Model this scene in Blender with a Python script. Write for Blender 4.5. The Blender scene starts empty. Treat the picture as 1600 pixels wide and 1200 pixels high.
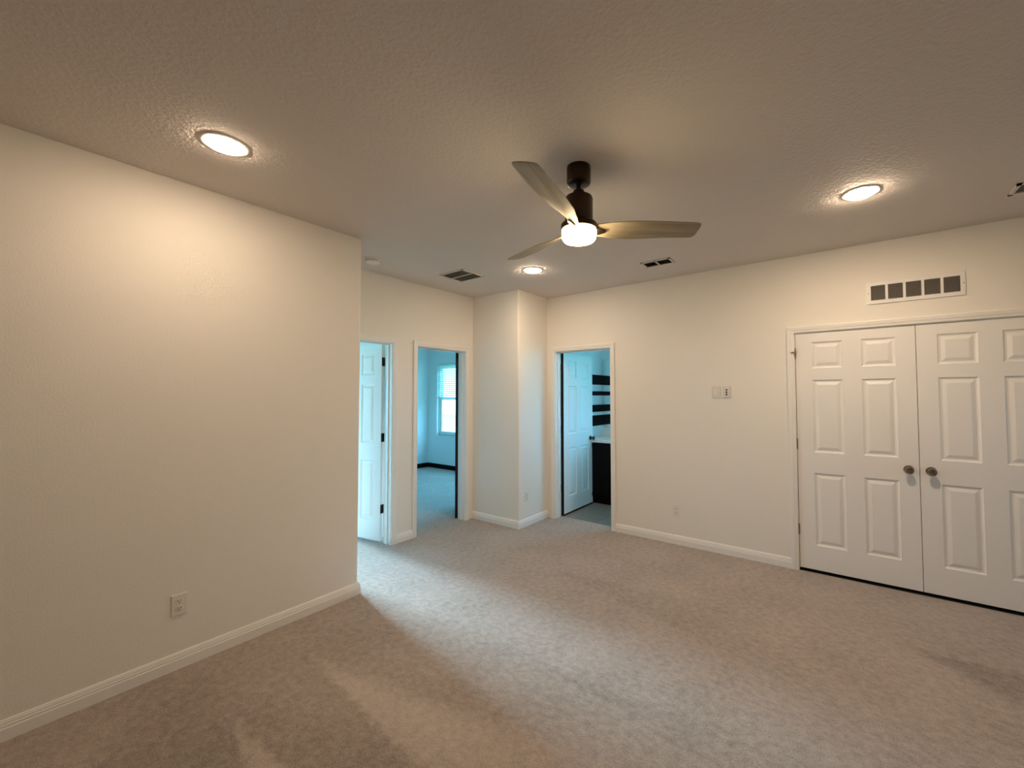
import bpy, bmesh, math
from mathutils import Vector, Matrix

S = bpy.context.scene
C = S.collection
PI = math.pi
R = math.radians

# ------------------------------------------------------------------ camera
H = 2.74                      # ceiling height
EYE = 1.5142
YAW, PITCH, ROLL = 0.6231, 0.0334, -0.0026
fw = Vector((math.cos(PITCH)*math.cos(YAW), math.cos(PITCH)*math.sin(YAW), math.sin(PITCH)))
rt0 = Vector((math.sin(YAW), -math.cos(YAW), 0))
up0 = rt0.cross(fw)
rt = math.cos(ROLL)*rt0 + math.sin(ROLL)*up0
up = -math.sin(ROLL)*rt0 + math.cos(ROLL)*up0
cd = bpy.data.cameras.new('camera')
cam = bpy.data.objects.new('camera', cd)
C.objects.link(cam)
cam.matrix_world = Matrix(((rt.x, up.x, -fw.x, 0), (rt.y, up.y, -fw.y, 0), (rt.z, up.z, -fw.z, EYE), (0, 0, 0, 1)))
cd.sensor_width = 36
cd.lens = 641.74/1600*36
cd.shift_x = -(852.6-800)/1600
cd.shift_y = (596.3-600)/1600
cd.clip_start = 0.02
S.camera = cam

# ------------------------------------------------------------------ world and exposure
SKY = 3.2
W = bpy.data.worlds.new('overcast_sky')
S.world = W
W.use_nodes = True
bg = W.node_tree.nodes['Background']
bg.inputs['Color'].default_value = (0.19, 0.61, 1.0, 1)
bg.inputs['Strength'].default_value = SKY
S.view_settings.view_transform = 'Standard'
S.view_settings.look = 'None'
S.view_settings.gamma = 1
S.view_settings.exposure = 2.0
S.cycles.use_denoising = True
S.cycles.max_bounces = 12
S.cycles.diffuse_bounces = 7
S.cycles.transparent_max_bounces = 12
S.cycles.sample_clamp_indirect = 6
S.cycles.caustics_reflective = False
S.cycles.caustics_refractive = False

LAMP = 60.0
FAN_LAMP = 16.0
WARM = (1.0, 0.76, 0.53, 1)


# low sun veiled by thin cloud: shines through the bedroom beside the left wall and its doorway onto the carpet
SUN_EL = 21.0
sl = bpy.data.lights.new('veiled_sun', 'SUN')
sl.energy = 5.5
sl.color = (0.55, 0.80, 1.0)
sl.angle = math.radians(16)
so = bpy.data.objects.new('veiled_sun', sl)
C.objects.link(so)
so.location = (2, 20, 9)
so.rotation_euler = Vector((-0.05*math.cos(R(SUN_EL)), -math.cos(R(SUN_EL)), -math.sin(R(SUN_EL)))).to_track_quat('-Z', 'Y').to_euler()


def portal(loc, normal, w, h):
    """Guides sky sampling through a window opening (emits nothing itself)."""
    l = bpy.data.lights.new('window_daylight', 'AREA')
    l.shape = 'RECTANGLE'
    l.size = w
    l.size_y = h
    l.cycles.is_portal = True
    o = bpy.data.objects.new('window_daylight', l)
    C.objects.link(o)
    o.location = loc
    o.rotation_euler = Vector(normal).to_track_quat('-Z', 'Z').to_euler()
    o['kind'] = 'helper'


# window openings used for the daylight: (axis, plane, a0, a1, z0, z1)
XW = 5.705                    # outer wall of the far bedroom
YW = 7.21                     # far wall of both bedrooms
portal((XW+0.13, 6.46, 1.43), (-1, 0, 0), 0.93, 1.5)
portal((0.85, YW+0.13, 1.4), (0, -1, 0), 3.5, 2.0)
portal((XW+0.13, 4.85, 1.4), (-1, 0, 0), 1.8, 1.8)
portal((3.4, -3.4-0.13, 1.275), (0, 1, 0), 0.7, 0.65)
portal((5.6+0.13, 1.3, 1.65), (-1, 0, 0), 1.3, 1.5)


# ------------------------------------------------------------------ materials
def mat(name, col, rough=0.6, metal=0.0, spec=0.4):
    m = bpy.data.materials.new(name)
    m.use_nodes = True
    b = m.node_tree.nodes['Principled BSDF']
    b.inputs['Base Color'].default_value = (*col, 1)
    b.inputs['Roughness'].default_value = rough
    b.inputs['Metallic'].default_value = metal
    b.inputs['Specular IOR Level'].default_value = spec
    return m


def nd(m, t, **kw):
    n = m.node_tree.nodes.new(t)
    for k, v in kw.items():
        setattr(n, k, v)
    return n


def lk(m, a, b):
    m.node_tree.links.new(a, b)


def noise(m, scale, detail=3, rough=0.5):
    tc = nd(m, 'ShaderNodeTexCoord')
    n = nd(m, 'ShaderNodeTexNoise')
    n.inputs['Scale'].default_value = scale
    n.inputs['Detail'].default_value = detail
    n.inputs['Roughness'].default_value = rough
    lk(m, tc.outputs['Object'], n.inputs['Vector'])
    return n


def bump(m, height, strength, dist):
    b = nd(m, 'ShaderNodeBump')
    b.inputs['Strength'].default_value = strength
    b.inputs['Distance'].default_value = dist
    lk(m, height, b.inputs['Height'])
    lk(m, b.outputs['Normal'], m.node_tree.nodes['Principled BSDF'].inputs['Normal'])
    return b


def tint(m, fac, c0, c1, p0=0.3, p1=0.7):
    r = nd(m, 'ShaderNodeValToRGB')
    r.color_ramp.elements[0].position = p0
    r.color_ramp.elements[1].position = p1
    r.color_ramp.elements[0].color = (*c0, 1)
    r.color_ramp.elements[1].color = (*c1, 1)
    lk(m, fac, r.inputs['Fac'])
    lk(m, r.outputs['Color'], m.node_tree.nodes['Principled BSDF'].inputs['Base Color'])
    return r


def paint(name, col, rough, scale, strength, dist):
    m = mat(name, col, rough, 0, 0.3)
    n = noise(m, scale, 3, 0.55)
    r = nd(m, 'ShaderNodeValToRGB')
    r.color_ramp.elements[0].position = 0.42
    r.color_ramp.elements[1].position = 0.62
    lk(m, n.outputs['Fac'], r.inputs['Fac'])
    bump(m, r.outputs['Color'], strength, dist)
    return m


M = {}
M['wall'] = paint('orange_peel_wall_paint', (0.85, 0.815, 0.755), 0.62, 120, 0.18, 0.0016)
M['pale_wall'] = paint('pale_bedroom_paint', (0.80, 0.83, 0.84), 0.62, 120, 0.18, 0.0016)
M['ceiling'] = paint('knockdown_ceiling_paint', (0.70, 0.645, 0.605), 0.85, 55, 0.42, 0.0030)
M['trim'] = mat('white_trim_paint', (0.86, 0.845, 0.815), 0.38, 0, 0.45)
M['door'] = mat('white_door_paint', (0.86, 0.845, 0.825), 0.42, 0, 0.45)
M['plastic'] = mat('white_plastic', (0.80, 0.77, 0.72), 0.35)
M['plate_grey'] = mat('pale_grey_plastic', (0.73, 0.71, 0.67), 0.4)
M['gap_shade'] = mat('painted_gap_shade', (0.02, 0.018, 0.014), 0.8, 0, 0.1)  # black that stands for shade in the gaps round open doors
M['slot'] = mat('dark_slot', (0.03, 0.025, 0.02), 0.6)
M['bronze'] = mat('oil_rubbed_bronze', (0.050, 0.032, 0.022), 0.32, 0.85)
M['hinge'] = mat('dark_bronze_hinge', (0.035, 0.03, 0.025), 0.45, 0.7)
M['nickel'] = mat('antique_nickel', (0.30, 0.26, 0.21), 0.22, 1.0)
M['steel'] = mat('dull_steel', (0.34, 0.31, 0.28), 0.35, 0.9)
M['vent'] = mat('white_enamel_vent', (0.84, 0.825, 0.80), 0.4)
M['vent_ceiling'] = mat('off_white_ceiling_register', (0.68, 0.645, 0.61), 0.6)
M['vent_dark'] = mat('grey_filter', (0.10, 0.09, 0.08), 0.9)
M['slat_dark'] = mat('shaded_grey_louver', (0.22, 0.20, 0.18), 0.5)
M['slat_mid'] = mat('grey_louver', (0.42, 0.40, 0.37), 0.5)
M['gap_mid'] = mat('grey_filter_cloth', (0.45, 0.43, 0.40), 0.9)
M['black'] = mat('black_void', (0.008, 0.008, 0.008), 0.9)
M['cabinet'] = mat('espresso_cabinet', (0.004, 0.0035, 0.0035), 0.6, 0, 0.08)
M['counter'] = mat('white_cultured_marble', (0.78, 0.78, 0.76), 0.2)
M['stripe'] = mat('black_stripe', (0.004, 0.004, 0.005), 0.7, 0, 0.1)
M['vinyl'] = mat('white_vinyl', (0.80, 0.82, 0.82), 0.4)
M['grass'] = mat('lawn', (0.12, 0.22, 0.06), 0.9)

m = M['mirror'] = mat('mirror_silver', (0.85, 0.88, 0.88), 0.02, 1.0)

m = M['tile'] = mat('grey_floor_tile', (0.34, 0.32, 0.29), 0.4)
tc = nd(m, 'ShaderNodeTexCoord')
br = nd(m, 'ShaderNodeTexBrick')
br.offset = 0.5
br.inputs['Scale'].default_value = 1.0
br.inputs['Brick Width'].default_value = 0.6
br.inputs['Row Height'].default_value = 0.3
br.inputs['Mortar Size'].default_value = 0.004
br.inputs['Color1'].default_value = (0.24, 0.225, 0.20, 1)
br.inputs['Color2'].default_value = (0.20, 0.19, 0.17, 1)
br.inputs['Mortar'].default_value = (0.13, 0.125, 0.12, 1)
lk(m, tc.outputs['Object'], br.inputs['Vector'])
lk(m, br.outputs['Color'], m.node_tree.nodes['Principled BSDF'].inputs['Base Color'])

# washed oak of the fan blades: grain runs along local X
m = M['oak'] = mat('washed_oak', (0.42, 0.34, 0.22), 0.5)
tc = nd(m, 'ShaderNodeTexCoord')
mp = nd(m, 'ShaderNodeMapping')
mp.inputs['Scale'].default_value = (3, 60, 60)
n = nd(m, 'ShaderNodeTexNoise')
n.inputs['Scale'].default_value = 1.0
n.inputs['Detail'].default_value = 5
lk(m, tc.outputs['Object'], mp.inputs['Vector'])
lk(m, mp.outputs['Vector'], n.inputs['Vector'])
tint(m, n.outputs['Fac'], (0.29, 0.24, 0.16), (0.43, 0.37, 0.265))


def emitter(name, col, strength, base=(0.9, 0.9, 0.88)):
    m = mat(name, base, 0.4)
    b = m.node_tree.nodes['Principled BSDF']
    b.inputs['Emission Color'].default_value = col
    b.inputs['Emission Strength'].default_value = strength
    return m


M['lens'] = emitter('lit_downlight_lens', WARM, LAMP)
M['lens_dim'] = emitter('dimmer_downlight_lens', WARM, LAMP*0.66)
M['lens_bright'] = emitter('brighter_downlight_lens', WARM, LAMP*1.6)
M['shade'] = emitter('lit_frosted_fan_shade', (1.0, 0.74, 0.42, 1), FAN_LAMP)

# window glass: clear, lets daylight straight through
m = M['glass'] = bpy.data.materials.new('clear_window_glass')
m.use_nodes = True
nt = m.node_tree
nt.nodes.remove(nt.nodes['Principled BSDF'])
tr = nd(m, 'ShaderNodeBsdfTransparent')
tr.inputs['Color'].default_value = (0.93, 0.97, 0.96, 1)
gl = nd(m, 'ShaderNodeBsdfGlossy')
gl.inputs['Roughness'].default_value = 0.02
mx = nd(m, 'ShaderNodeMixShader')
mx.inputs['Fac'].default_value = 0.05
lk(m, tr.outputs[0], mx.inputs[1])
lk(m, gl.outputs[0], mx.inputs[2])
lk(m, mx.outputs[0], nt.nodes['Material Output'].inputs['Surface'])

# blinds: thin white slats, daylight shines through
m = M['blind'] = bpy.data.materials.new('translucent_white_blind')
m.use_nodes = True
nt = m.node_tree
nt.nodes.remove(nt.nodes['Principled BSDF'])
df = nd(m, 'ShaderNodeBsdfDiffuse')
df.inputs['Color'].default_value = (0.85, 0.87, 0.87, 1)
tl = nd(m, 'ShaderNodeBsdfTranslucent')
tl.inputs['Color'].default_value = (0.85, 0.88, 0.88, 1)
mx = nd(m, 'ShaderNodeMixShader')
mx.inputs['Fac'].default_value = 0.4
lk(m, df.outputs[0], mx.inputs[1])
lk(m, tl.outputs[0], mx.inputs[2])
lk(m, mx.outputs[0], nt.nodes['Material Output'].inputs['Surface'])

# carpet: cut pile with fibre grain, tufts and vacuum strokes that leave the nap brushed lighter or darker
m = M['carpet'] = mat('beige_cut_pile_carpet', (0.40, 0.345, 0.295), 0.95, 0, 0.1)
B = m.node_tree.nodes['Principled BSDF']
B.inputs['Sheen Weight'].default_value = 0.25
B.inputs['Sheen Roughness'].default_value = 0.5
tc = nd(m, 'ShaderNodeTexCoord')
sx = nd(m, 'ShaderNodeSeparateXYZ')
lk(m, tc.outputs['Object'], sx.inputs[0])


def mth(op, a, b=None, clamp=False):
    n = nd(m, 'ShaderNodeMath', operation=op, use_clamp=clamp)
    for i, v in enumerate((a, b)):
        if v is None:
            continue
        if isinstance(v, (int, float)):
            n.inputs[i].default_value = v
        else:
            lk(m, v, n.inputs[i])
    return n.outputs[0]


def cnoise(scale, detail=3, rough=0.55, stretch=None):
    n = nd(m, 'ShaderNodeTexNoise')
    n.inputs['Scale'].default_value = scale
    n.inputs['Detail'].default_value = detail
    n.inputs['Roughness'].default_value = rough
    if stretch:
        mp = nd(m, 'ShaderNodeMapping')
        mp.inputs['Scale'].default_value = stretch
        lk(m, tc.outputs['Object'], mp.inputs['Vector'])
        lk(m, mp.outputs[0], n.inputs['Vector'])
    else:
        lk(m, tc.outputs['Object'], n.inputs['Vector'])
    return n.outputs['Fac']


wob = mth('MULTIPLY', mth('SUBTRACT', cnoise(14, 3), 0.5), 0.10)
xx = mth('ADD', sx.outputs['X'], wob)
yy = mth('ADD', sx.outputs['Y'], wob)


def wedge(tx, ty, a, b, length, amount, soft=0.03, soft_r=0.05):
    """A vacuum stroke: starts at (tx,ty), widens towards -y between slopes a and b."""
    t = mth('SUBTRACT', ty, yy)
    tt = mth('MAXIMUM', t, 0.0)
    left = mth('DIVIDE', mth('SUBTRACT', xx, mth('ADD', mth('MULTIPLY', tt, a), tx)), soft, True)
    right = mth('DIVIDE', mth('SUBTRACT', mth('ADD', mth('MULTIPLY', tt, b), tx), xx), soft_r, True)
    start = mth('DIVIDE', t, 0.05, True)
    end = mth('DIVIDE', mth('SUBTRACT', length, t), length*0.5, True)
    return mth('MULTIPLY', mth('MULTIPLY', mth('MULTIPLY', left, right), mth('MULTIPLY', start, end)), amount)


strokes = [(0.75, 3.02, -1.2, 0.28, 4.0, -0.50, 0.3, 0.35), (0.77, 2.60, -0.16, 0.03, 1.5, 0.9), (0.87, 2.55, -0.03, 0.05, 0.8, 0.35), (1.18, 2.74, -0.07, 0.22, 2.2, 0.95, 0.03, 0.12),
           (1.50, 2.76, -0.03, 0.04, 1.2, 0.5), (1.05, 1.7, -0.10, 0.05, 1.0, 0.4), (0.60, 2.72, -0.05, 0.02, .5, .3),
           (3.35, -0.22, -0.85, 0.05, 2.6, -0.6, 0.08, 0.08), (2.75, -0.55, -0.12, 0.06, 2.0, 0.45), (2.2, 0.15, -0.1, 0.1, 1.6, -0.3),
           (3.0, 2.2, -0.25, 0.1, 2.0, -0.25), (1.9, 1.6, -0.1, 0.12, 1.6, -0.3)]
acc = None
for s in strokes:
    w = wedge(*s)
    acc = w if acc is None else mth('ADD', acc, w)
nap = mth('ADD', mth('MULTIPLY', acc, 0.42), mth('MULTIPLY', mth('SUBTRACT', cnoise(2.2, 4, 0.6), 0.5), 0.45))
tuft = cnoise(30, 5, 0.7, (1, 0.7, 1))
fibre = cnoise(170, 3, 0.65)
nap = mth('ADD', nap, mth('MULTIPLY', mth('SUBTRACT', tuft, 0.5), 1.15))
nap = mth('ADD', nap, mth('MULTIPLY', mth('SUBTRACT', fibre, 0.5), 1.3))
nap = mth('ADD', nap, 0.5, True)
rp = nd(m, 'ShaderNodeValToRGB')
rp.color_ramp.elements[0].position = 0.0
rp.color_ramp.elements[1].position = 1.0
rp.color_ramp.elements[0].color = (0.205, 0.166, 0.136, 1)
rp.color_ramp.elements[1].color = (0.61, 0.525, 0.475, 1)
lk(m, nap, rp.inputs['Fac'])
lk(m, rp.outputs['Color'], B.inputs['Base Color'])
hgt = mth('ADD', mth('MULTIPLY', tuft, 0.7), mth('MULTIPLY', fibre, 0.3))
bp = nd(m, 'ShaderNodeBump')
bp.inputs['Strength'].default_value = 0.8
bp.inputs['Distance'].default_value = 0.022
lk(m, hgt, bp.inputs['Height'])
lk(m, bp.outputs['Normal'], B.inputs['Normal'])


# ------------------------------------------------------------------ mesh helpers
def box(bm, x0, x1, y0, y1, z0, z1, bev=0.0, seg=2):
    x0, x1 = min(x0, x1), max(x0, x1)
    y0, y1 = min(y0, y1), max(y0, y1)
    z0, z1 = min(z0, z1), max(z0, z1)
    r = bmesh.ops.create_cube(bm, size=1.0)
    vs = r['verts']
    for v in vs:
        v.co = Vector((x0 if v.co.x < 0 else x1, y0 if v.co.y < 0 else y1, z0 if v.co.z < 0 else z1))
    if bev > 0:
        es = list({e for v in vs for e in v.link_edges})
        bmesh.ops.bevel(bm, geom=es, offset=bev, segments=seg, affect='EDGES', profile=0.5)
    return bm


def BX(*a, **k):
    return box(bmesh.new(), *a, **k)


def lathe(bm, prof, seg=40, axis='Z', cap=True):
    """Revolve (radius, height) pairs around an axis through the origin."""
    rings = []
    for r, h in prof:
        ring = []
        for i in range(seg):
            a = 2*PI*i/seg
            c, s = r*math.cos(a), r*math.sin(a)
            ring.append(bm.verts.new({'Z': (c, s, h), 'X': (h, c, s), 'Y': (s, h, c)}[axis]))
        rings.append(ring)
    for a, b in zip(rings, rings[1:]):
        for i in range(seg):
            j = (i+1) % seg
            bm.faces.new((a[i], a[j], b[j], b[i]))
    if cap:
        bm.faces.new(rings[0][::-1])
        bm.faces.new(rings[-1])
    return bm


def sweep(bm, pts, outs, vdir, prof, cap=True):
    """Moulding: the profile (u, v) carried along pts; u runs along the mitred outs, v along vdir."""
    rings = []
    for p, o in zip(pts, outs):
        rings.append([bm.verts.new(Vector(p) + Vector(o)*u + Vector(vdir)*v) for u, v in prof])
    n = len(prof)
    for a, b in zip(rings, rings[1:]):
        for i in range(n):
            j = (i+1) % n
            bm.faces.new((a[i], a[j], b[j], b[i]))
    if cap:
        bm.faces.new(rings[0][::-1])
        bm.faces.new(rings[-1])
    return bm


def obj(name, bm, material, parent=None, smooth=False, kind=None, loc=None):
    me = bpy.data.meshes.new(name)
    bmesh.ops.remove_doubles(bm, verts=bm.verts[:], dist=1e-6)
    bmesh.ops.recalc_face_normals(bm, faces=bm.faces[:])
    if smooth:
        lim = R(35)
        for f in bm.faces:
            f.smooth = True
        for e in bm.edges:
            if len(e.link_faces) == 2 and e.calc_face_angle(0) > lim:
                e.smooth = False
    bm.to_mesh(me)
    bm.free()
    for x in (material if isinstance(material, (list, tuple)) else [material]):
        me.materials.append(x)
    o = bpy.data.objects.new(name, me)
    C.objects.link(o)
    if parent:
        o.parent = parent
    if loc:
        o.location = loc
    if kind:
        o['kind'] = kind
    return o


def tag(o, label, cat, group=None, kind=None):
    o['label'] = label
    o['category'] = cat
    if group:
        o['group'] = group
    if kind:
        o['kind'] = kind
    return o


def thing(name, label, cat, loc=(0, 0, 0), rz=0.0, group=None, kind=None):
    o = bpy.data.objects.new(name, None)
    C.objects.link(o)
    o.empty_display_size = 0.1
    o.location = loc
    o.rotation_euler = (0, 0, rz)
    return tag(o, label, cat, group, kind)


def struct(name, bm, material, label, cat, smooth=False):
    return tag(obj(name, bm, material, None, smooth), label, cat, None, 'structure')


def copy_tree(o, parent=None):
    c = o.copy()
    C.objects.link(c)
    if parent:
        c.parent = parent
    for ch in list(o.children):
        copy_tree(ch, c)
    return c


def wall_along(axis, p0, p1, a0, a1, z0, z1, holes=()):
    """A wall slab between planes p0..p1, running a0..a1 along the other axis, with rectangular holes (a, b, za, zb)."""
    bm = bmesh.new()

    def put(a, b, za, zb):
        if b-a < 1e-5 or zb-za < 1e-5:
            return
        if axis == 'X':
            box(bm, p0, p1, a, b, za, zb)
        else:
            box(bm, a, b, p0, p1, za, zb)
    cur = a0
    for (a, b, za, zb) in sorted(holes):
        put(cur, a, z0, z1)
        put(a, b, z0, za)
        put(a, b, zb, z1)
        cur = b
    put(cur, a1, z0, z1)
    return bm


def round_vertical(bm, x, y, rad, seg=6):
    es = [e for e in bm.edges if all(abs(v.co.x-x) < 1e-4 and abs(v.co.y-y) < 1e-4 for v in e.verts)]
    bmesh.ops.bevel(bm, geom=es, offset=rad, segments=seg, affect='EDGES', profile=0.5)
    return bm


# ------------------------------------------------------------------ plan
YL = 3.033       # face of the left wall
XL = 1.752       # its free end
YF = 3.740       # wall with the two bedroom doors
XR = 4.2095      # wall with bathroom and closet doors
XP, YP = 3.642, 3.001   # faces of the corner pier
T = 0.12
BACKX, BACKY = -2.6, -3.4
DH = 2.05        # door opening height
D1 = (1.80, 2.50)
D2 = (2.815, 3.515)
DB = (2.124, 2.878)
DC = (-1.272, 0.322)
XBATH = 5.60
YBATH = 2.955    # bathroom side wall
CLX = 4.95       # closet depth

# ------------------------------------------------------------------ shell
struct('floor', BX(BACKX-T, XR+0.13, BACKY-T, YW+T, -0.2, 0.0), M['carpet'],
       'beige cut pile carpet with vacuum strokes over the whole room', 'carpet')
struct('floor_bedroom', BX(XR+0.13, XW+T, YBATH+T+0.001, YW+T, -0.2, 0.0), M['carpet'], 'carpet of the far bedroom under its window', 'carpet')
struct('floor_bathroom', BX(XR+0.13, XBATH+T, 0.5, YBATH+T, -0.2, 0.002), M['tile'], 'grey tile floor seen through the bathroom doorway', 'floor')
struct('floor_closet', BX(XR+0.13, CLX+T, BACKY-T, 0.5, -0.2, 0.0), M['carpet'], 'carpet inside the double door closet', 'carpet')
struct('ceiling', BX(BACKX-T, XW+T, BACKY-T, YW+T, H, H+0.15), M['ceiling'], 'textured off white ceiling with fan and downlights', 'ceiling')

bm = BX(BACKX, XL, YL, YL+T, 0, H)
round_vertical(bm, XL, YL, 0.018)
struct('wall_left', bm, M['wall'], 'cream wall on the left with one low outlet', 'wall', True)
struct('wall_recess', BX(XL-T, XL, YL+T, YF, 0, H), M['wall'], 'short return wall behind the left wall end', 'wall')
struct('wall_back', wall_along('Y', YF, YF+T, BACKX, XR+0.12, 0, H, [(D1[0]-.018, D1[1]+.018, 0, DH+.018), (D2[0]-.018, D2[1]+.018, 0, DH+.018)]),
       M['wall'], 'cream wall with the two bedroom doorways', 'wall')
bm = BX(XP, XR+0.06, YP, YF+0.06, 0, H)
round_vertical(bm, XP, YP, 0.018)
struct('wall_corner', bm, M['wall'], 'cream boxed pier in the corner between the doorways', 'wall', True)
struct('wall_right', wall_along('X', XR, XR+T, BACKY, YP+0.1, 0, H, [(DB[0]-.018, DB[1]+.018, 0, DH+.018), (DC[0]-.018, DC[1]+.018, 0, DH+.018)]),
       M['wall'], 'cream wall with bathroom doorway and closet doors', 'wall')
struct('wall_behind', BX(BACKX-T, BACKX, BACKY-T, YW+T, 0, H), M['wall'], 'plain wall behind the camera', 'wall')
struct('wall_near', wall_along('Y', BACKY-T, BACKY, BACKX, CLX+T, 0, H, [(3.05, 3.75, 0.95, 1.6)]), M['wall'], 'plain wall at the near end of the room', 'wall')
# bedrooms
struct('wall_bedroom_far', wall_along('Y', YW, YW+T, BACKX, XW+T, 0, H, [(-0.9, 2.55, 0.4, 2.4)]), M['pale_wall'], 'far wall of the bedrooms', 'wall')
struct('wall_bedroom_divider', BX(2.60, 2.70, YF+T, YW, 0, H), M['pale_wall'], 'wall between the two bedrooms', 'wall')
struct('wall_bedroom_window', wall_along('X', XW, XW+T, YBATH+T, YW, 0, H, [(3.95, 5.75, 0.5, 2.3), (6.0, 6.925, 0.685, 2.18)]), M['pale_wall'],
       'bedroom wall with the bright double hung window', 'wall')
# bathroom
struct('wall_bathroom_side', BX(XR+T, XW, YBATH, YBATH+T, 0, H), M['pale_wall'], 'bathroom wall behind the open door', 'wall')
struct('wall_bathroom_end', wall_along('X', XBATH, XBATH+T, 0.5, YBATH, 0, H, [(0.65, 1.95, 0.9, 2.4)]), M['pale_wall'], 'bathroom end wall carrying the mirror', 'wall')
struct('wall_bathroom_near', BX(XR+T, XBATH, 0.42, 0.5, 0, H), M['pale_wall'], 'wall between bathroom and closet', 'wall')
struct('wall_closet', BX(CLX, CLX+T, BACKY, 0.42, 0, H), M['wall'], 'back wall inside the closet', 'wall')

# baseboards: stepped profile (u out of the wall, v up)
BB = [(0, 0), (0.014, 0), (0.014, 0.052), (0.0115, 0.056), (0.0115, 0.066), (0.009, 0.070), (0.009, 0.076), (0.004, 0.088), (0, 0.09)]
UPV = (0, 0, 1)
CW = 0.060       # casing width


def bboard(name, pts, outs, label, material=None):
    struct(name, sweep(bmesh.new(), [(x, y, 0) for x, y in pts], [(a, b, 0) for a, b in outs], UPV, BB), material or M['trim'], label, 'baseboard')


bboard('baseboard_left', [(BACKX, YL), (XL, YL), (XL, YF)], [(0, -1), (1, -1), (1, 0)], 'stepped white baseboard along the left wall')
bboard('baseboard_back', [(D1[1]+CW, YF), (D2[0]-CW, YF)], [(0, -1), (0, -1)], 'short white baseboard between the two bedroom doorways')
bboard('baseboard_corner', [(XP, YF), (XP, YP), (XR, YP)], [(-1, 0), (-1, -1), (0, -1)], 'white baseboard wrapping the corner pier')
bboard('baseboard_right', [(XR, DB[0]-CW), (XR, DC[1]+CW)], [(-1, 0), (-1, 0)], 'white baseboard between bathroom doorway and closet')
bboard('baseboard_near', [(XR, DC[0]-CW), (XR, BACKY)], [(-1, 0), (-1, 0)], 'white baseboard beyond the closet doors')
bboard('baseboard_bedroom', [(2.70, YF+T), (2.70, YW), (XW, YW), (XW, YBATH+T)], [(1, 0), (1, -1), (-1, -1), (-1, 0)],
       'black baseboard around the far bedroom', M['stripe'])
bboard('baseboard_bathroom', [(XR+T, YBATH), (5.07, YBATH)], [(0, -1), (0, -1)], 'white baseboard behind the bathroom door')

# casings: u away from the opening, v out of the wall
CP = [(0.005, 0), (0.005, 0.010), (0.010, 0.013), (0.020, 0.013), (0.030, 0.017), (0.052, 0.019), (CW, 0.016), (CW, 0)]


def casing(name, axis, plane, a0, a1, sgn, label, both=True):
    """U-shaped mitred casing round a door opening plus the jamb lining and stop."""
    bm = bmesh.new()

    def P(a, z, pl):
        return (pl, a, z) if axis == 'X' else (a, pl, z)

    def D(da, dz):
        return (0, da, dz) if axis == 'X' else (da, 0, dz)
    sides = [(plane, sgn)] + ([(plane - sgn*T, -sgn)] if both else [])
    for pl, s in sides:
        v = (s, 0, 0) if axis == 'X' else (0, s, 0)
        sweep(bm, [P(a0, 0, pl), P(a0, DH, pl), P(a1, DH, pl), P(a1, 0, pl)], [D(-1, 0), D(-1, 1), D(1, 1), D(1, 0)], v, CP)
    q0, q1 = sorted((plane, plane - sgn*T))

    def put(a, b, z0, z1, r0, r1):
        if axis == 'X':
            box(bm, r0, r1, a, b, z0, z1)
        else:
            box(bm, a, b, r0, r1, z0, z1)
    put(a0-0.018, a0, 0, DH+0.018, q0, q1)
    put(a1, a1+0.018, 0, DH+0.018, q0, q1)
    put(a0, a1, DH, DH+0.018, q0, q1)
    # stop strip, set so that the leaf on the far side closes against it
    far = plane - sgn*T
    s0, s1 = sorted((far + sgn*0.040, far + sgn*0.072))
    if both:
        put(a0, a0+0.011, 0, DH, s0, s1)
        put(a1-0.011, a1, 0, DH, s0, s1)
        put(a0+0.011, a1-0.011, DH-0.011, DH, s0, s1)
    struct(name, bm, M['trim'], label, 'door casing')


casing('trim_1', 'Y', YF, D1[0], D1[1], -1, 'white casing of the doorway beside the left wall end')
casing('trim_2', 'Y', YF, D2[0], D2[1], -1, 'white casing of the doorway showing the bedroom window')
casing('trim_3', 'X', XR, DB[0], DB[1], -1, 'white casing of the bathroom doorway')
struct('trim_9', BX(XR+0.004, XR+0.06, DC[0], DC[1], 0.0, 0.004), M['black'], 'black strip painting the shade under the closet doors', 'gap shade')  # paints the dark gap below the leaves as a black strip
casing('trim_4', 'X', XR, DC[0], DC[1], -1, 'white casing round the closet double doors', both=False)


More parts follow.
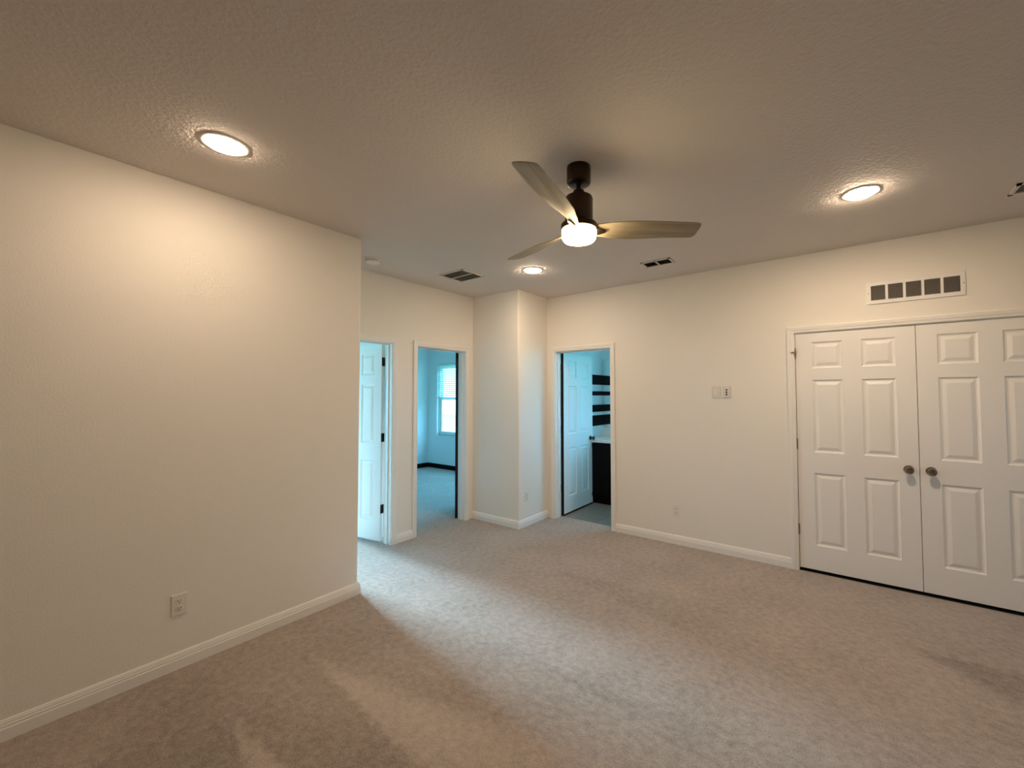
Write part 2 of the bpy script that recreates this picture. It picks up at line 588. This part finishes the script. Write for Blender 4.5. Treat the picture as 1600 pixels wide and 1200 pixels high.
# ------------------------------------------------------------------ six panel doors
def leaf_mesh(w, h=2.03, t=0.035):
    """Hinge edge at x=0, leaf runs +x, faces at y=-t/2 and +t/2, bottom at z=0."""
    bm = bmesh.new()
    st = 0.118*w/0.79
    mid = 0.124*w/0.79
    pw = (w-2*st-mid)/2
    cols = [(st, st+pw), (st+pw+mid, w-st)]
    rows = [(0.205, 0.820), (0.995, 1.615), (1.715, 1.940)]
    xs = sorted({0.0, w, *[c for p in cols for c in p]})
    zs = sorted({0.0, h, *[r for p in rows for r in p]})
    for side in (-1, 1):
        y = side*t/2

        def V(x, z, d=0.0):
            return bm.verts.new((x, y - side*d, z))
        for i in range(len(xs)-1):
            for k in range(len(zs)-1):
                x0, x1, z0, z1 = xs[i], xs[i+1], zs[k], zs[k+1]
                if (x0, x1) in cols and (z0, z1) in rows:
                    prev = None
                    for ins, d in ((0, 0), (0.006, 0.008), (0.014, 0.011), (0.020, 0.011), (0.040, 0.003), (0.046, 0.0015)):
                        ring = [V(x0+ins, z0+ins, d), V(x1-ins, z0+ins, d), V(x1-ins, z1-ins, d), V(x0+ins, z1-ins, d)]
                        if prev:
                            for a in range(4):
                                b = (a+1) % 4
                                bm.faces.new((prev[a], prev[b], ring[b], ring[a]))
                        prev = ring
                    bm.faces.new(prev)
                else:
                    bm.faces.new((V(x0, z0), V(x1, z0), V(x1, z1), V(x0, z1)))
    a, b = -t/2, t/2

    def q(*p):
        bm.faces.new([bm.verts.new(c) for c in p])
    for i in range(len(zs)-1):
        for x in (0, w):
            q((x, a, zs[i]), (x, b, zs[i]), (x, b, zs[i+1]), (x, a, zs[i+1]))
    for i in range(len(xs)-1):
        for z in (0, h):
            q((xs[i], a, z), (xs[i+1], a, z), (xs[i+1], b, z), (xs[i], b, z))
    bmesh.ops.remove_doubles(bm, verts=bm.verts[:], dist=1e-5)
    return bm


def hinge_mesh(side, t=0.035):
    """Barrel and plate of one butt hinge, barrel on the y=side face of the hinge edge."""
    bm = bmesh.new()
    y = side*(t/2+0.0065)
    for k in range(5):
        b2 = bmesh.new()
        lathe(b2, [(0.0055, 0.0), (0.006, 0.001), (0.006, 0.0165), (0.0055, 0.0175)], 14)
        bmesh.ops.translate(b2, verts=b2.verts[:], vec=(-0.001, y, -0.045+0.018*k))
        me = bpy.data.meshes.new('tmp')
        b2.to_mesh(me)
        b2.free()
        bm.from_mesh(me)
        bpy.data.meshes.remove(me)
    box(bm, -0.0025, 0.0005, min(-side*t*0.42, y), max(-side*t*0.42, y), -0.045, 0.045)
    return bm


def knob_mesh(side, t=0.035):
    """Round passage knob with rosette, standing out of the y=side face."""
    bm = bmesh.new()
    prof = [(0.0, 0.0), (0.031, 0.0), (0.032, 0.003), (0.029, 0.008), (0.018, 0.011), (0.012, 0.016), (0.011, 0.028),
            (0.014, 0.034), (0.023, 0.040), (0.0275, 0.048), (0.0275, 0.054), (0.023, 0.061), (0.012, 0.0655), (0.0, 0.0665)]
    lathe(bm, [(max(r, 0.0004), h) for r, h in prof], 32, 'Y')
    for v in bm.verts:
        v.co.y = side*(v.co.y + t/2)
    return bm


def door(name, w, hinge, rz, label, hinge_side, knob_sides, knob_z=0.91, hinge_z=(0.325, 1.06, 1.85), hinge_mat=None, knob_mat=None, z0=0.02, edges=False):
    t = thing(name, label, 'door', (hinge[0], hinge[1], z0), rz, None, 'structure')
    obj('leaf', leaf_mesh(w), M['door'], t)
    hs = None
    for z in hinge_z:
        if hs is None:
            hs = obj('hinge', hinge_mesh(hinge_side), hinge_mat or M['hinge'], t, True)
        else:
            c = hs.copy()
            C.objects.link(c)
            hs = c
        hs.location = (0, 0, z)
        hs['label'] = 'dark metal hinge'
    for s in knob_sides:
        k = obj('knob', knob_mesh(s), knob_mat or M['bronze'], t, True, None, (w-0.062, 0, knob_z))
        k['label'] = 'dark bronze round knob'
    if edges:  # black strips paint the shade of the hinge gap and door bottom
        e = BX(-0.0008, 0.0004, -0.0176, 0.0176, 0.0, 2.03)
        obj('hinge_gap_shade', e, M['gap_shade'], t)['label'] = 'black plate painting the shade in the hinge gap'
        obj('under_door_shade', BX(0.0, w, -0.0185, 0.0185, -0.016, 0.004), M['gap_shade'], t)['label'] = 'black strip painting the shade under the door'
    return t


LW = (DC[1]-DC[0]-0.012)/2
# closet pair: shut, faces 8 mm behind the wall plane
door('door_1', LW, (XR+0.026, DC[1]-0.004), -PI/2, 'closed white six panel closet door left of the seam', -1, [-1], knob_z=0.91, hinge_mat=M['steel'], knob_mat=M['nickel'], z0=0.026)
door('door_2', LW, (XR+0.026, DC[0]+0.004), PI/2, 'closed white six panel closet door right of the seam', 1, [1], knob_z=0.91, hinge_mat=M['steel'], knob_mat=M['nickel'], z0=0.026)
# bathroom door: hinged on the left jamb, swung in against the side wall
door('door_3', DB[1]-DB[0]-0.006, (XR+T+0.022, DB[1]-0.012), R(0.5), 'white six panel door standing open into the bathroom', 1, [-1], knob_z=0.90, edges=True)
# bedroom doors
door('door_4', D1[1]-D1[0]-0.006, (D1[1]-0.012, YF+T+0.022), R(100), 'white six panel door open into the bedroom beside left wall', -1, [1, -1])
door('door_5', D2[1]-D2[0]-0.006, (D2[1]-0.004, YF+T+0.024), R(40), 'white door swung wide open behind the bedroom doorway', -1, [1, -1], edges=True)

# ------------------------------------------------------------------ ball catch of the closet: small latch on the left casing
t = thing('child_latch', 'small metal flip latch on the closet casing top left', 'latch', (XR, DC[1]-0.004, 1.885))
obj('plate', BX(-0.021, -0.008, -0.002, 0.032, -0.006, 0.006, bev=0.001), M['steel'], t)
b = lathe(bmesh.new(), [(0.004, -0.012), (0.0048, -0.011), (0.0048, 0.011), (0.004, 0.012)], 12)
bmesh.ops.translate(b, verts=b.verts[:], vec=(-0.021, -0.004, 0))
obj('arm', b, M['steel'], t, True)


# ------------------------------------------------------------------ electrical plates: local -y is out of the wall
def plate_mesh(w=0.072, h=0.117, d=0.006):
    bm = BX(-w/2, w/2, -d, 0.001, -h/2, h/2)
    es = [e for e in bm.edges if any(f.normal.y < -0.5 for f in e.link_faces)]
    bmesh.ops.bevel(bm, geom=es, offset=0.0035, segments=3, affect='EDGES')
    return bm


def outlet(label, loc, rz, group=None):
    t = thing('wall_outlet', label, 'outlet', loc, rz, group)
    obj('cover_plate', plate_mesh(), M['plastic'], t)
    for z in (0.0195, -0.0195):
        bm = bmesh.new()
        lathe(bm, [(0.0168, -0.0085), (0.0175, -0.0075), (0.0175, -0.004)], 28, 'Y')
        for v in bm.verts:
            v.co.z = max(-0.0135, min(0.0135, v.co.z))
        r = obj('receptacle', bm, M['plastic'], t, False, None, (0, 0, z))
        for x, hh in ((-0.0063, 0.0045), (0.0063, 0.0036)):
            obj('slot', BX(x-0.0012, x+0.0012, -0.0092, -0.0082, 0.003-hh, 0.003+hh), M['slot'], r)
        g = lathe(bmesh.new(), [(0.0026, -0.0092), (0.0026, -0.0082)], 12, 'Y')
        obj('ground_hole', g, M['slot'], r, False, None, (0, 0, -0.0075))
    obj('screw', lathe(bmesh.new(), [(0.003, -0.0072), (0.0034, -0.0066), (0.0034, -0.005)], 14, 'Y'), M['plastic'], t, True)
    return t


outlet('white duplex outlet low on the left wall', (0.70, YL, 0.352), 0.0)
outlet('white duplex outlet low on the corner pier beside the bathroom doorway', (3.792, YP, 0.338), 0.0)
outlet('white duplex outlet on the right wall below the switch plates', (XR, 1.387, 0.342), -PI/2)

t = thing('light_switch', 'white rocker switch plate, left of the pair on the right wall', 'switch', (XR, 0.985, 1.540), -PI/2)
obj('cover_plate', plate_mesh(0.080), M['plate_grey'], t)
r_ = obj('rocker_frame', BX(-0.0185, 0.0185, -0.0072, -0.005, -0.0355, 0.0355, bev=0.001), M['plastic'], t)
obj('rocker', BX(-0.0155, 0.0155, -0.0105, -0.006, -0.032, 0.032, bev=0.002), M['plastic'], r_)
t = thing('fan_control', 'white wall control with dark buttons, right of the pair on the right wall', 'switch', (XR, 0.888, 1.540), -PI/2)
obj('cover_plate', plate_mesh(0.080), M['plate_grey'], t)
b_ = obj('control_body', BX(-0.019, 0.019, -0.011, -0.005, -0.042, 0.042, bev=0.003), M['plastic'], t)
for z in (0.022, 0.0, -0.022):
    o = obj('button', lathe(bmesh.new(), [(0.0075, -0.0135), (0.0085, -0.0125), (0.0085, -0.010)], 20, 'Y'), M['slot'], b_, True, None, (0.0, 0, z))
    o['label'] = 'dark round button'

# ------------------------------------------------------------------ wall return grille above the closet
g = thing('return_grille', 'white five bay return air grille above the closet doors', 'air vent', (XR, -0.471, 2.328), -PI/2)
GW, GH = 0.57, 0.178
bays = [(-0.262+i*0.1065, -0.262+i*0.1065+0.090) for i in range(5)]
bays = [(a+0.004, b+0.004) for a, b in bays]
bm = bmesh.new()
zi = 0.058
box(bm, -GW/2, GW/2, -0.010, 0.0, zi, GH/2, bev=0.003)
box(bm, -GW/2, GW/2, -0.010, 0.0, -GH/2, -zi, bev=0.003)
edges = [-GW/2] + [v for b in bays for v in b] + [GW/2]
for i in range(0, len(edges), 2):
    box(bm, edges[i], edges[i+1], -0.0095, 0.0, -zi-0.004, zi+0.004)
obj('frame', bm, M['vent'], g)
obj('filter', BX(-GW/2+0.01, GW/2-0.01, -0.0012, -0.0002, -zi, zi), M['vent_dark'], g)
bm = bmesh.new()
for a, b in bays:
    for k in range(12):
        z = -zi+0.006+k*0.0098
        vs = [bm.verts.new(p) for p in ((a, -0.0085, z-0.003), (b, -0.0085, z-0.003), (b, -0.002, z+0.003), (a, -0.002, z+0.003),
                                        (a, -0.0082, z-0.0018), (b, -0.0082, z-0.0018), (b, -0.0017, z+0.0042), (a, -0.0017, z+0.0042))]
        for f in ((0, 1, 2, 3), (7, 6, 5, 4), (0, 4, 5, 1), (3, 2, 6, 7)):
            bm.faces.new([vs[i] for i in f])
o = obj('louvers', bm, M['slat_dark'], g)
for x in (-GW/2+0.010, GW/2-0.010):
    obj('screw', lathe(bmesh.new(), [(0.003, -0.0125), (0.004, -0.0115), (0.004, -0.009)], 12, 'Y'), M['steel'], g, True, None, (x, 0, 0))

# ------------------------------------------------------------------ ceiling vents: built hanging below z=0
def ceiling_vent(name, label, loc, rz, w, l, panels, rim, depth, slat_mat, gap_mat, pitch, tilt=0.5):
    t = thing(name, label, 'air vent', loc, rz, 'air registers in the ceiling')
    bm = bmesh.new()
    n = panels
    pl = (l-rim*(n+1))/n
    box(bm, -w/2, w/2, -l/2, l/2, -0.0012, 0.0)
    for y in [-l/2 + i*(pl+rim) for i in range(n+1)]:
        box(bm, -w/2, w/2, y, y+rim, -depth, 0.0)
    box(bm, -w/2, -w/2+rim, -l/2, l/2, -depth, 0.0)
    box(bm, w/2-rim, w/2, -l/2, l/2, -depth, 0.0)
    obj('frame', bm, M['vent_ceiling'], t)
    for i in range(n):
        y0 = -l/2 + rim + i*(pl+rim)
        y1 = y0+pl
        bm = bmesh.new()
        box(bm, -w/2+rim, w/2-rim, y0, y1, -0.0022, -0.0010)
        duct = obj('duct_opening', bm, gap_mat, t)
        bm = bmesh.new()
        x = -w/2+rim+pitch*0.5
        while x < w/2-rim-0.002:
            dx = pitch*0.42
            vs = [bm.verts.new(p) for p in ((x-dx, y0, -depth*0.95), (x-dx, y1, -depth*0.95), (x+dx, y1, -depth*0.3), (x+dx, y0, -depth*0.3),
                                            (x-dx, y0, -depth*0.95+0.0012), (x-dx, y1, -depth*0.95+0.0012), (x+dx, y1, -depth*0.3+0.0012), (x+dx, y0, -depth*0.3+0.0012))]
            for f in ((0, 1, 2, 3), (7, 6, 5, 4), (0, 4, 5, 1), (3, 2, 6, 7), (0, 3, 7, 4), (1, 5, 6, 2)):
                bm.faces.new([vs[i] for i in f])
            x += pitch
        obj('louvers', bm, slat_mat, t)
    return t


ceiling_vent('ceiling_vent', 'grey louvred return vent on the ceiling before the bedroom doorways', (2.876, 3.116, H), PI/2, 0.33, 0.30, 2, 0.014, 0.009, M['slat_mid'], M['gap_mid'], 0.016)
ceiling_vent('ceiling_vent', 'small dark two bay supply register on ceiling near the right wall', (3.655, 1.350, H), 0, 0.155, 0.27, 2, 0.016, 0.010, M['vent_dark'], M['black'], 0.018)
ceiling_vent('ceiling_vent', 'white ceiling register cut off at the right picture edge', (3.60, -1.02, H), 0, 0.17, 0.32, 2, 0.02, 0.010, M['vent'], M['vent_dark'], 0.018)

# ------------------------------------------------------------------ smoke detector
t = thing('smoke_detector', 'round white smoke detector on ceiling beyond the left wall', 'smoke detector', (2.06, 3.385, H))
obj('base', lathe(bmesh.new(), [(0.070, 0.0), (0.070, -0.010), (0.066, -0.012)], 40), M['plastic'], t, True)
obj('cover', lathe(bmesh.new(), [(0.064, -0.010), (0.064, -0.016), (0.058, -0.032), (0.045, -0.038), (0.012, -0.039)], 40), M['plastic'], t, True)
bm = bmesh.new()
for k in range(24):
    a = 2*PI*k/24
    b2 = BX(0.0618, 0.0644, -0.004, 0.004, -0.0225, -0.0185)
    bmesh.ops.rotate(b2, verts=b2.verts[:], cent=(0, 0, 0), matrix=Matrix.Rotation(a, 3, 'Z'))
    me = bpy.data.meshes.new('tmp'); b2.to_mesh(me); b2.free(); bm.from_mesh(me); bpy.data.meshes.remove(me)
obj('sensing_slots', bm, M['slot'], t)

# ------------------------------------------------------------------ recessed downlights
def downlight(label, x, y, lens='lens'):
    t = thing('recessed_light', label, 'ceiling light', (x, y, H), 0, 'lit recessed downlights')
    obj('trim_ring', lathe(bmesh.new(), [(0.100, 0.0), (0.100, -0.002), (0.096, -0.004), (0.084, -0.0055), (0.0785, -0.005), (0.0785, 0.0)], 48, cap=False), M['plastic'], t, True)
    obj('lens', lathe(bmesh.new(), [(0.0775, -0.004), (0.0775, -0.0075), (0.073, -0.011), (0.055, -0.014), (0.030, -0.0155), (0.002, -0.016)], 40), M[lens], t, True)
    return t


downlight('lit round downlight near the left wall', 0.684, 2.411, 'lens_dim')
downlight('lit round downlight above the closet side of the room', 3.115, -0.124, 'lens_bright')
downlight('lit round downlight before the corner pier beyond the fan', 3.159, 2.424)

# ------------------------------------------------------------------ ceiling fan
fan = thing('ceiling_fan', 'lit three blade ceiling fan with pale wood blades', 'ceiling fan', (1.871, 1.122, H))
obj('canopy', lathe(bmesh.new(), [(0.064, 0.0), (0.0645, -0.004), (0.0645, -0.080), (0.061, -0.090), (0.052, -0.096), (0.022, -0.099)], 48), M['bronze'], fan, True)
obj('downrod', lathe(bmesh.new(), [(0.014, -0.098), (0.014, -0.150)], 20), M['bronze'], fan, True)
mh = obj('motor_housing', lathe(bmesh.new(), [(0.020, -0.122), (0.030, -0.130), (0.034, -0.145), (0.036, -0.156), (0.058, -0.160), (0.072, -0.166), (0.0745, -0.172), (0.0745, -0.296), (0.070, -0.302)], 48), M['bronze'], fan, True)
bm = lathe(bmesh.new(), [(0.0750, -0.180), (0.0756, -0.182), (0.0756, -0.185), (0.0750, -0.187)], 48, cap=False)
obj('band', bm, M['bronze'], mh, True)
obj('light_fitter', lathe(bmesh.new(), [(0.066, -0.298), (0.088, -0.306), (0.0965, -0.314), (0.0975, -0.342), (0.092, -0.344)], 48), M['bronze'], fan, True)
o = obj('lamp_shade', lathe(bmesh.new(), [(0.0905, -0.340), (0.0925, -0.346), (0.0925, -0.372), (0.090, -0.386), (0.082, -0.398), (0.060, -0.406), (0.002, -0.410)], 48), M['shade'], fan, True)
o['label'] = 'glowing frosted drum shade'


def blade_mesh():
    """A carved propeller blade along +x, leading edge at +y; the pitch twists from steep at the root to shallow at the tip."""
    bm = bmesh.new()
    # (x, leading y, trailing y, pitch in degrees, thickness, rise)
    st = [(0.055, 0.026, -0.026, 34, 0.018, -0.004), (0.085, 0.036, -0.032, 33, 0.017, -0.003), (0.125, 0.044, -0.036, 33, 0.014, 0.0),
          (0.18, 0.058, -0.046, 28, 0.012, 0.002), (0.27, 0.072, -0.063, 20, 0.011, 0.004), (0.38, 0.069, -0.071, 17, 0.010, 0.006),
          (0.49, 0.062, -0.073, 15, 0.009, 0.008), (0.58, 0.059, -0.071, 15, 0.009, 0.010), (0.625, 0.0565, -0.070, 15, 0.008, 0.011),
          (0.645, 0.054, -0.067, 15, 0.008, 0.011), (0.655, 0.049, -0.062, 15, 0.007, 0.0115), (0.661, 0.040, -0.053, 15, 0.006, 0.0115), (0.664, 0.026, -0.038, 15, 0.005, 0.0115)]
    N = 8
    rings = []
    for x, l, tr_, p, th, rise in st:
        a = -R(p)
        top, bot = [], []
        for k in range(N+1):
            u = k/N
            y = tr_ + (l-tr_)*u
            hh = th/2*max(0.18, math.sin(PI*min(max(u, 0.02), 0.98)))**0.5
            for lst, z in ((top, hh), (bot, -hh)):
                lst.append(bm.verts.new((x, y*math.cos(a)-z*math.sin(a), rise + y*math.sin(a)+z*math.cos(a))))
        rings.append(top + bot[::-1])
    n = len(rings[0])
    for a, b in zip(rings, rings[1:]):
        for i in range(n):
            j = (i+1) % n
            bm.faces.new((a[i], a[j], b[j], b[i]))
    bm.faces.new(rings[0][::-1])
    bm.faces.new(rings[-1])
    return bm


def iron_mesh():
    bm = bmesh.new()
    rings = []
    for x, w, z in ((0.035, 0.034, 0.0), (0.075, 0.030, -0.004), (0.110, 0.020, -0.006), (0.145, 0.006, -0.004)):
        rings.append([bm.verts.new((x, s*w*math.cos(R(-31)) - q*math.sin(R(-31)), z + s*w*math.sin(R(-31)) + q*math.cos(R(-31))))
                      for s, q in ((-1, -0.0125), (1, -0.0125), (1, -0.005), (-1, -0.005))])
    for a, b in zip(rings, rings[1:]):
        for i in range(4):
            j = (i+1) % 4
            bm.faces.new((a[i], a[j], b[j], b[i]))
    bm.faces.new(rings[0][::-1])
    bm.faces.new(rings[-1])
    return bm


blade = None
for ang in (-48.5, 72.5, 192.5):
    if blade is None:
        blade = obj('blade', blade_mesh(), M['oak'], fan, True)
        blade['label'] = 'pale washed wood blade'
        iron = obj('blade_iron', iron_mesh(), M['bronze'], blade)
    else:
        b2 = blade.copy(); C.objects.link(b2)
        i2 = iron.copy(); C.objects.link(i2); i2.parent = b2
        blade = b2
    blade.location = (0, 0, -0.332)
    blade.rotation_euler = (0, 0, R(ang))


# ------------------------------------------------------------------ windows
def window(name, label, axis, plane, a0, a1, z0, z1, inward, rail):
    """Vinyl double hung unit in the wall opening. inward = sign of the room direction."""
    t = thing(name, label, 'window', (0, 0, 0), 0, None, 'structure')

    def put(bm, a, b, za, zb, d0, d1):
        q0, q1 = plane - inward*d0, plane - inward*d1
        if axis == 'X':
            box(bm, q0, q1, a, b, za, zb)
        else:
            box(bm, a, b, q0, q1, za, zb)

    def ring(bm, a, b, za, zb, w, d0, d1):
        put(bm, a, a+w, za, zb, d0, d1)
        put(bm, b-w, b, za, zb, d0, d1)
        put(bm, a+w, b-w, za, za+w, d0, d1)
        put(bm, a+w, b-w, zb-w, zb, d0, d1)
    bm = bmesh.new()
    ring(bm, a0, a1, z0, z1, 0.035, 0.05, T)
    obj('window_frame', bm, M['vinyl'], t)
    for za, zb, d in ((z0+0.035, rail+0.02, 0.060), (rail-0.02, z1-0.035, 0.088)):
        bm = bmesh.new()
        ring(bm, a0+0.036, a1-0.036, za, zb, 0.045, d, d+0.026)
        s = obj('sash', bm, M['vinyl'], t)
        bm = bmesh.new()
        put(bm, a0+0.079, a1-0.079, za+0.043, zb-0.043, d+0.011, d+0.015)
        obj('pane', bm, M['glass'], s)
    bm = bmesh.new()
    put(bm, a0-0.02, a1+0.02, z0-0.022, z0, -0.02, 0.05)
    obj('window_sill', bm, M['trim'], t)
    return t


window('window_1', 'bright double hung window of the far bedroom', 'X', XW, 6.0, 6.925, 0.685, 2.18, -1, 1.45)
window('window_2', 'wide window in the bedroom beside the left wall', 'Y', YW, -0.9, 2.55, 0.4, 2.4, -1, 1.4)
window('window_3', 'window lighting the bathroom', 'X', XBATH, 0.65, 1.95, 0.9, 2.4, -1, 1.6)
window('fill_window_5', 'small unseen window added behind the camera to light the closet side', 'Y', BACKY, 3.05, 3.75, 0.95, 1.6, 1, 1.275)  # added out of view, fills the closet side with cool daylight
window('fill_window_4', 'unseen window added behind the pier to brighten the far bedroom', 'X', XW, 3.95, 5.75, 0.5, 2.3, -1, 1.4)  # added out of view, gives the far bedroom more daylight

# half lowered blind in the far bedroom window
t = thing('window_blind', 'white slatted blind half lowered in the far bedroom window', 'blind', (XW+0.026, 6.4625, 2.176))
obj('headrail', BX(-0.018, 0.018, -0.455, 0.455, -0.035, 0.0, bev=0.002), M['vinyl'], t)
bm = bmesh.new()
for k in range(16):
    z = -0.058 - k*0.040
    c, s = math.cos(R(28))*0.022, math.sin(R(28))*0.022
    vs = [bm.verts.new(p) for p in ((-c, -0.45, z+s), (-c, 0.45, z+s), (c, 0.45, z-s), (c, -0.45, z-s),
                                    (-c, -0.45, z+s+0.002), (-c, 0.45, z+s+0.002), (c, 0.45, z-s+0.002), (c, -0.45, z-s+0.002))]
    for f in ((3, 2, 1, 0), (4, 5, 6, 7), (0, 1, 5, 4), (2, 3, 7, 6), (1, 2, 6, 5), (3, 0, 4, 7)):
        bm.faces.new([vs[i] for i in f])
obj('slats', bm, M['blind'], t)
obj('bottom_rail', BX(-0.020, 0.020, -0.452, 0.452, -0.715, -0.695, bev=0.003), M['vinyl'], t)
for y in (-0.30, 0.30):
    obj('cord', BX(-0.001, 0.001, y-0.001, y+0.001, -0.70, -0.03), M['vinyl'], t)

# ------------------------------------------------------------------ bathroom: stripes, mirror, vanity
STR = [(1.670, 1.817), (1.510, 1.573), (1.268, 1.373), (1.063, 1.218)]
names = ['broad topmost', 'narrow second', 'third', 'broad lowest']
for i, (a, b) in enumerate(STR):
    struct('trim_%d' % (5+i), BX(5.0, XBATH, YBATH-0.006, YBATH, a, b), M['stripe'], '%s black stripe on the bathroom wall beside the mirror' % names[i], 'wall stripe')
t = thing('wall_mirror', 'frameless mirror above the vanity reflecting black stripes', 'mirror', (XBATH, 2.40, 0.0))
obj('glass', BX(-0.008, -0.002, -0.40, 0.545, 0.925+0.10, 2.045), M['mirror'], t)
for y in (-0.25, 0.35):
    obj('clip', BX(-0.011, 0.0, y-0.012, y+0.012, 2.038, 2.055), M['steel'], t)

VX, VY0, VY1 = 5.08, 1.75, YBATH-0.008
t = thing('vanity_cabinet', 'black bathroom vanity cabinet behind the open door', 'cabinet', (VX, 0, 0.002))
bm = bmesh.new()
box(bm, 0.02, XBATH-VX-0.002, VY0, VY1, 0.09, 0.855)
box(bm, 0.07, XBATH-VX-0.002, VY0+0.01, VY1-0.001, 0.0, 0.09)
obj('body', bm, M['cabinet'], t)
for k in range(3):
    wq = (VY1-VY0)/3
    a, b = VY0+k*wq+0.004, VY0+(k+1)*wq-0.004
    bm = bmesh.new()
    box(bm, 0.006, 0.019, a, b, 0.11, 0.835)
    for (p, q, u, v) in ((a, a+0.055, 0.11, 0.835), (b-0.055, b, 0.11, 0.835), (a+0.055, b-0.055, 0.11, 0.165), (a+0.055, b-0.055, 0.78, 0.835)):
        box(bm, 0.0, 0.008, p, q, u, v)
    d = obj('cabinet_door', bm, M['cabinet'], t)
    obj('pull', lathe(bmesh.new(), [(0.005, 0.0), (0.005, -0.012), (0.013, -0.017), (0.012, -0.024), (0.002, -0.027)], 20, 'X'), M['bronze'], d, True, None, (0.0, b-0.03, 0.70))
t = thing('bathroom_countertop', 'white vanity countertop with backsplash in the bathroom', 'countertop', (VX, 0, 0.857))
obj('slab', BX(-0.02, XBATH-VX-0.001, VY0-0.015, VY1, 0.0, 0.038, bev=0.004), M['counter'], t)
obj('backsplash', BX(XBATH-VX-0.021, XBATH-VX-0.001, VY0-0.015, VY1, 0.038, 0.138, bev=0.003), M['counter'], t)
bm = bmesh.new()
lathe(bm, [(0.17, 0.039), (0.178, 0.041), (0.182, 0.040), (0.185, 0.038)], 36, cap=False)
bmesh.ops.translate(bm, verts=bm.verts[:], vec=(0.25, 2.3, 0))
obj('basin_rim', bm, M['counter'], t, True)

# ------------------------------------------------------------------ outside the far bedroom window
gz = -0.75
struct('ground', BX(-12, 40, -15, 40, gz-0.2, gz), M['grass'], 'lawn outside the bedroom window', 'lawn')
t = thing('garden_fence', 'pale vinyl board fence outside the far bedroom window', 'fence', (10.4, 0, gz))
bm = bmesh.new()
y = 7.0
while y < 15:
    box(bm, -0.012, 0.012, y, y+0.16, 0.08, 1.52)
    box(bm, -0.006, 0.006, y+0.15, y+0.20, 0.08, 1.50)
    y += 0.18
obj('boards', bm, M['vinyl'], t)
bm = bmesh.new()
box(bm, -0.03, 0.03, 7, 15, 1.52, 1.62)
box(bm, -0.03, 0.03, 7, 15, 0.04, 0.16)
obj('rail', bm, M['vinyl'], t)
for y in (7, 9, 11, 13, 15):
    b = BX(-0.06, 0.06, y-0.06, y+0.06, 0.0, 1.68)
    box(b, -0.075, 0.075, y-0.075, y+0.075, 1.68, 1.72, bev=0.012)
    obj('post', b, M['vinyl'], t)
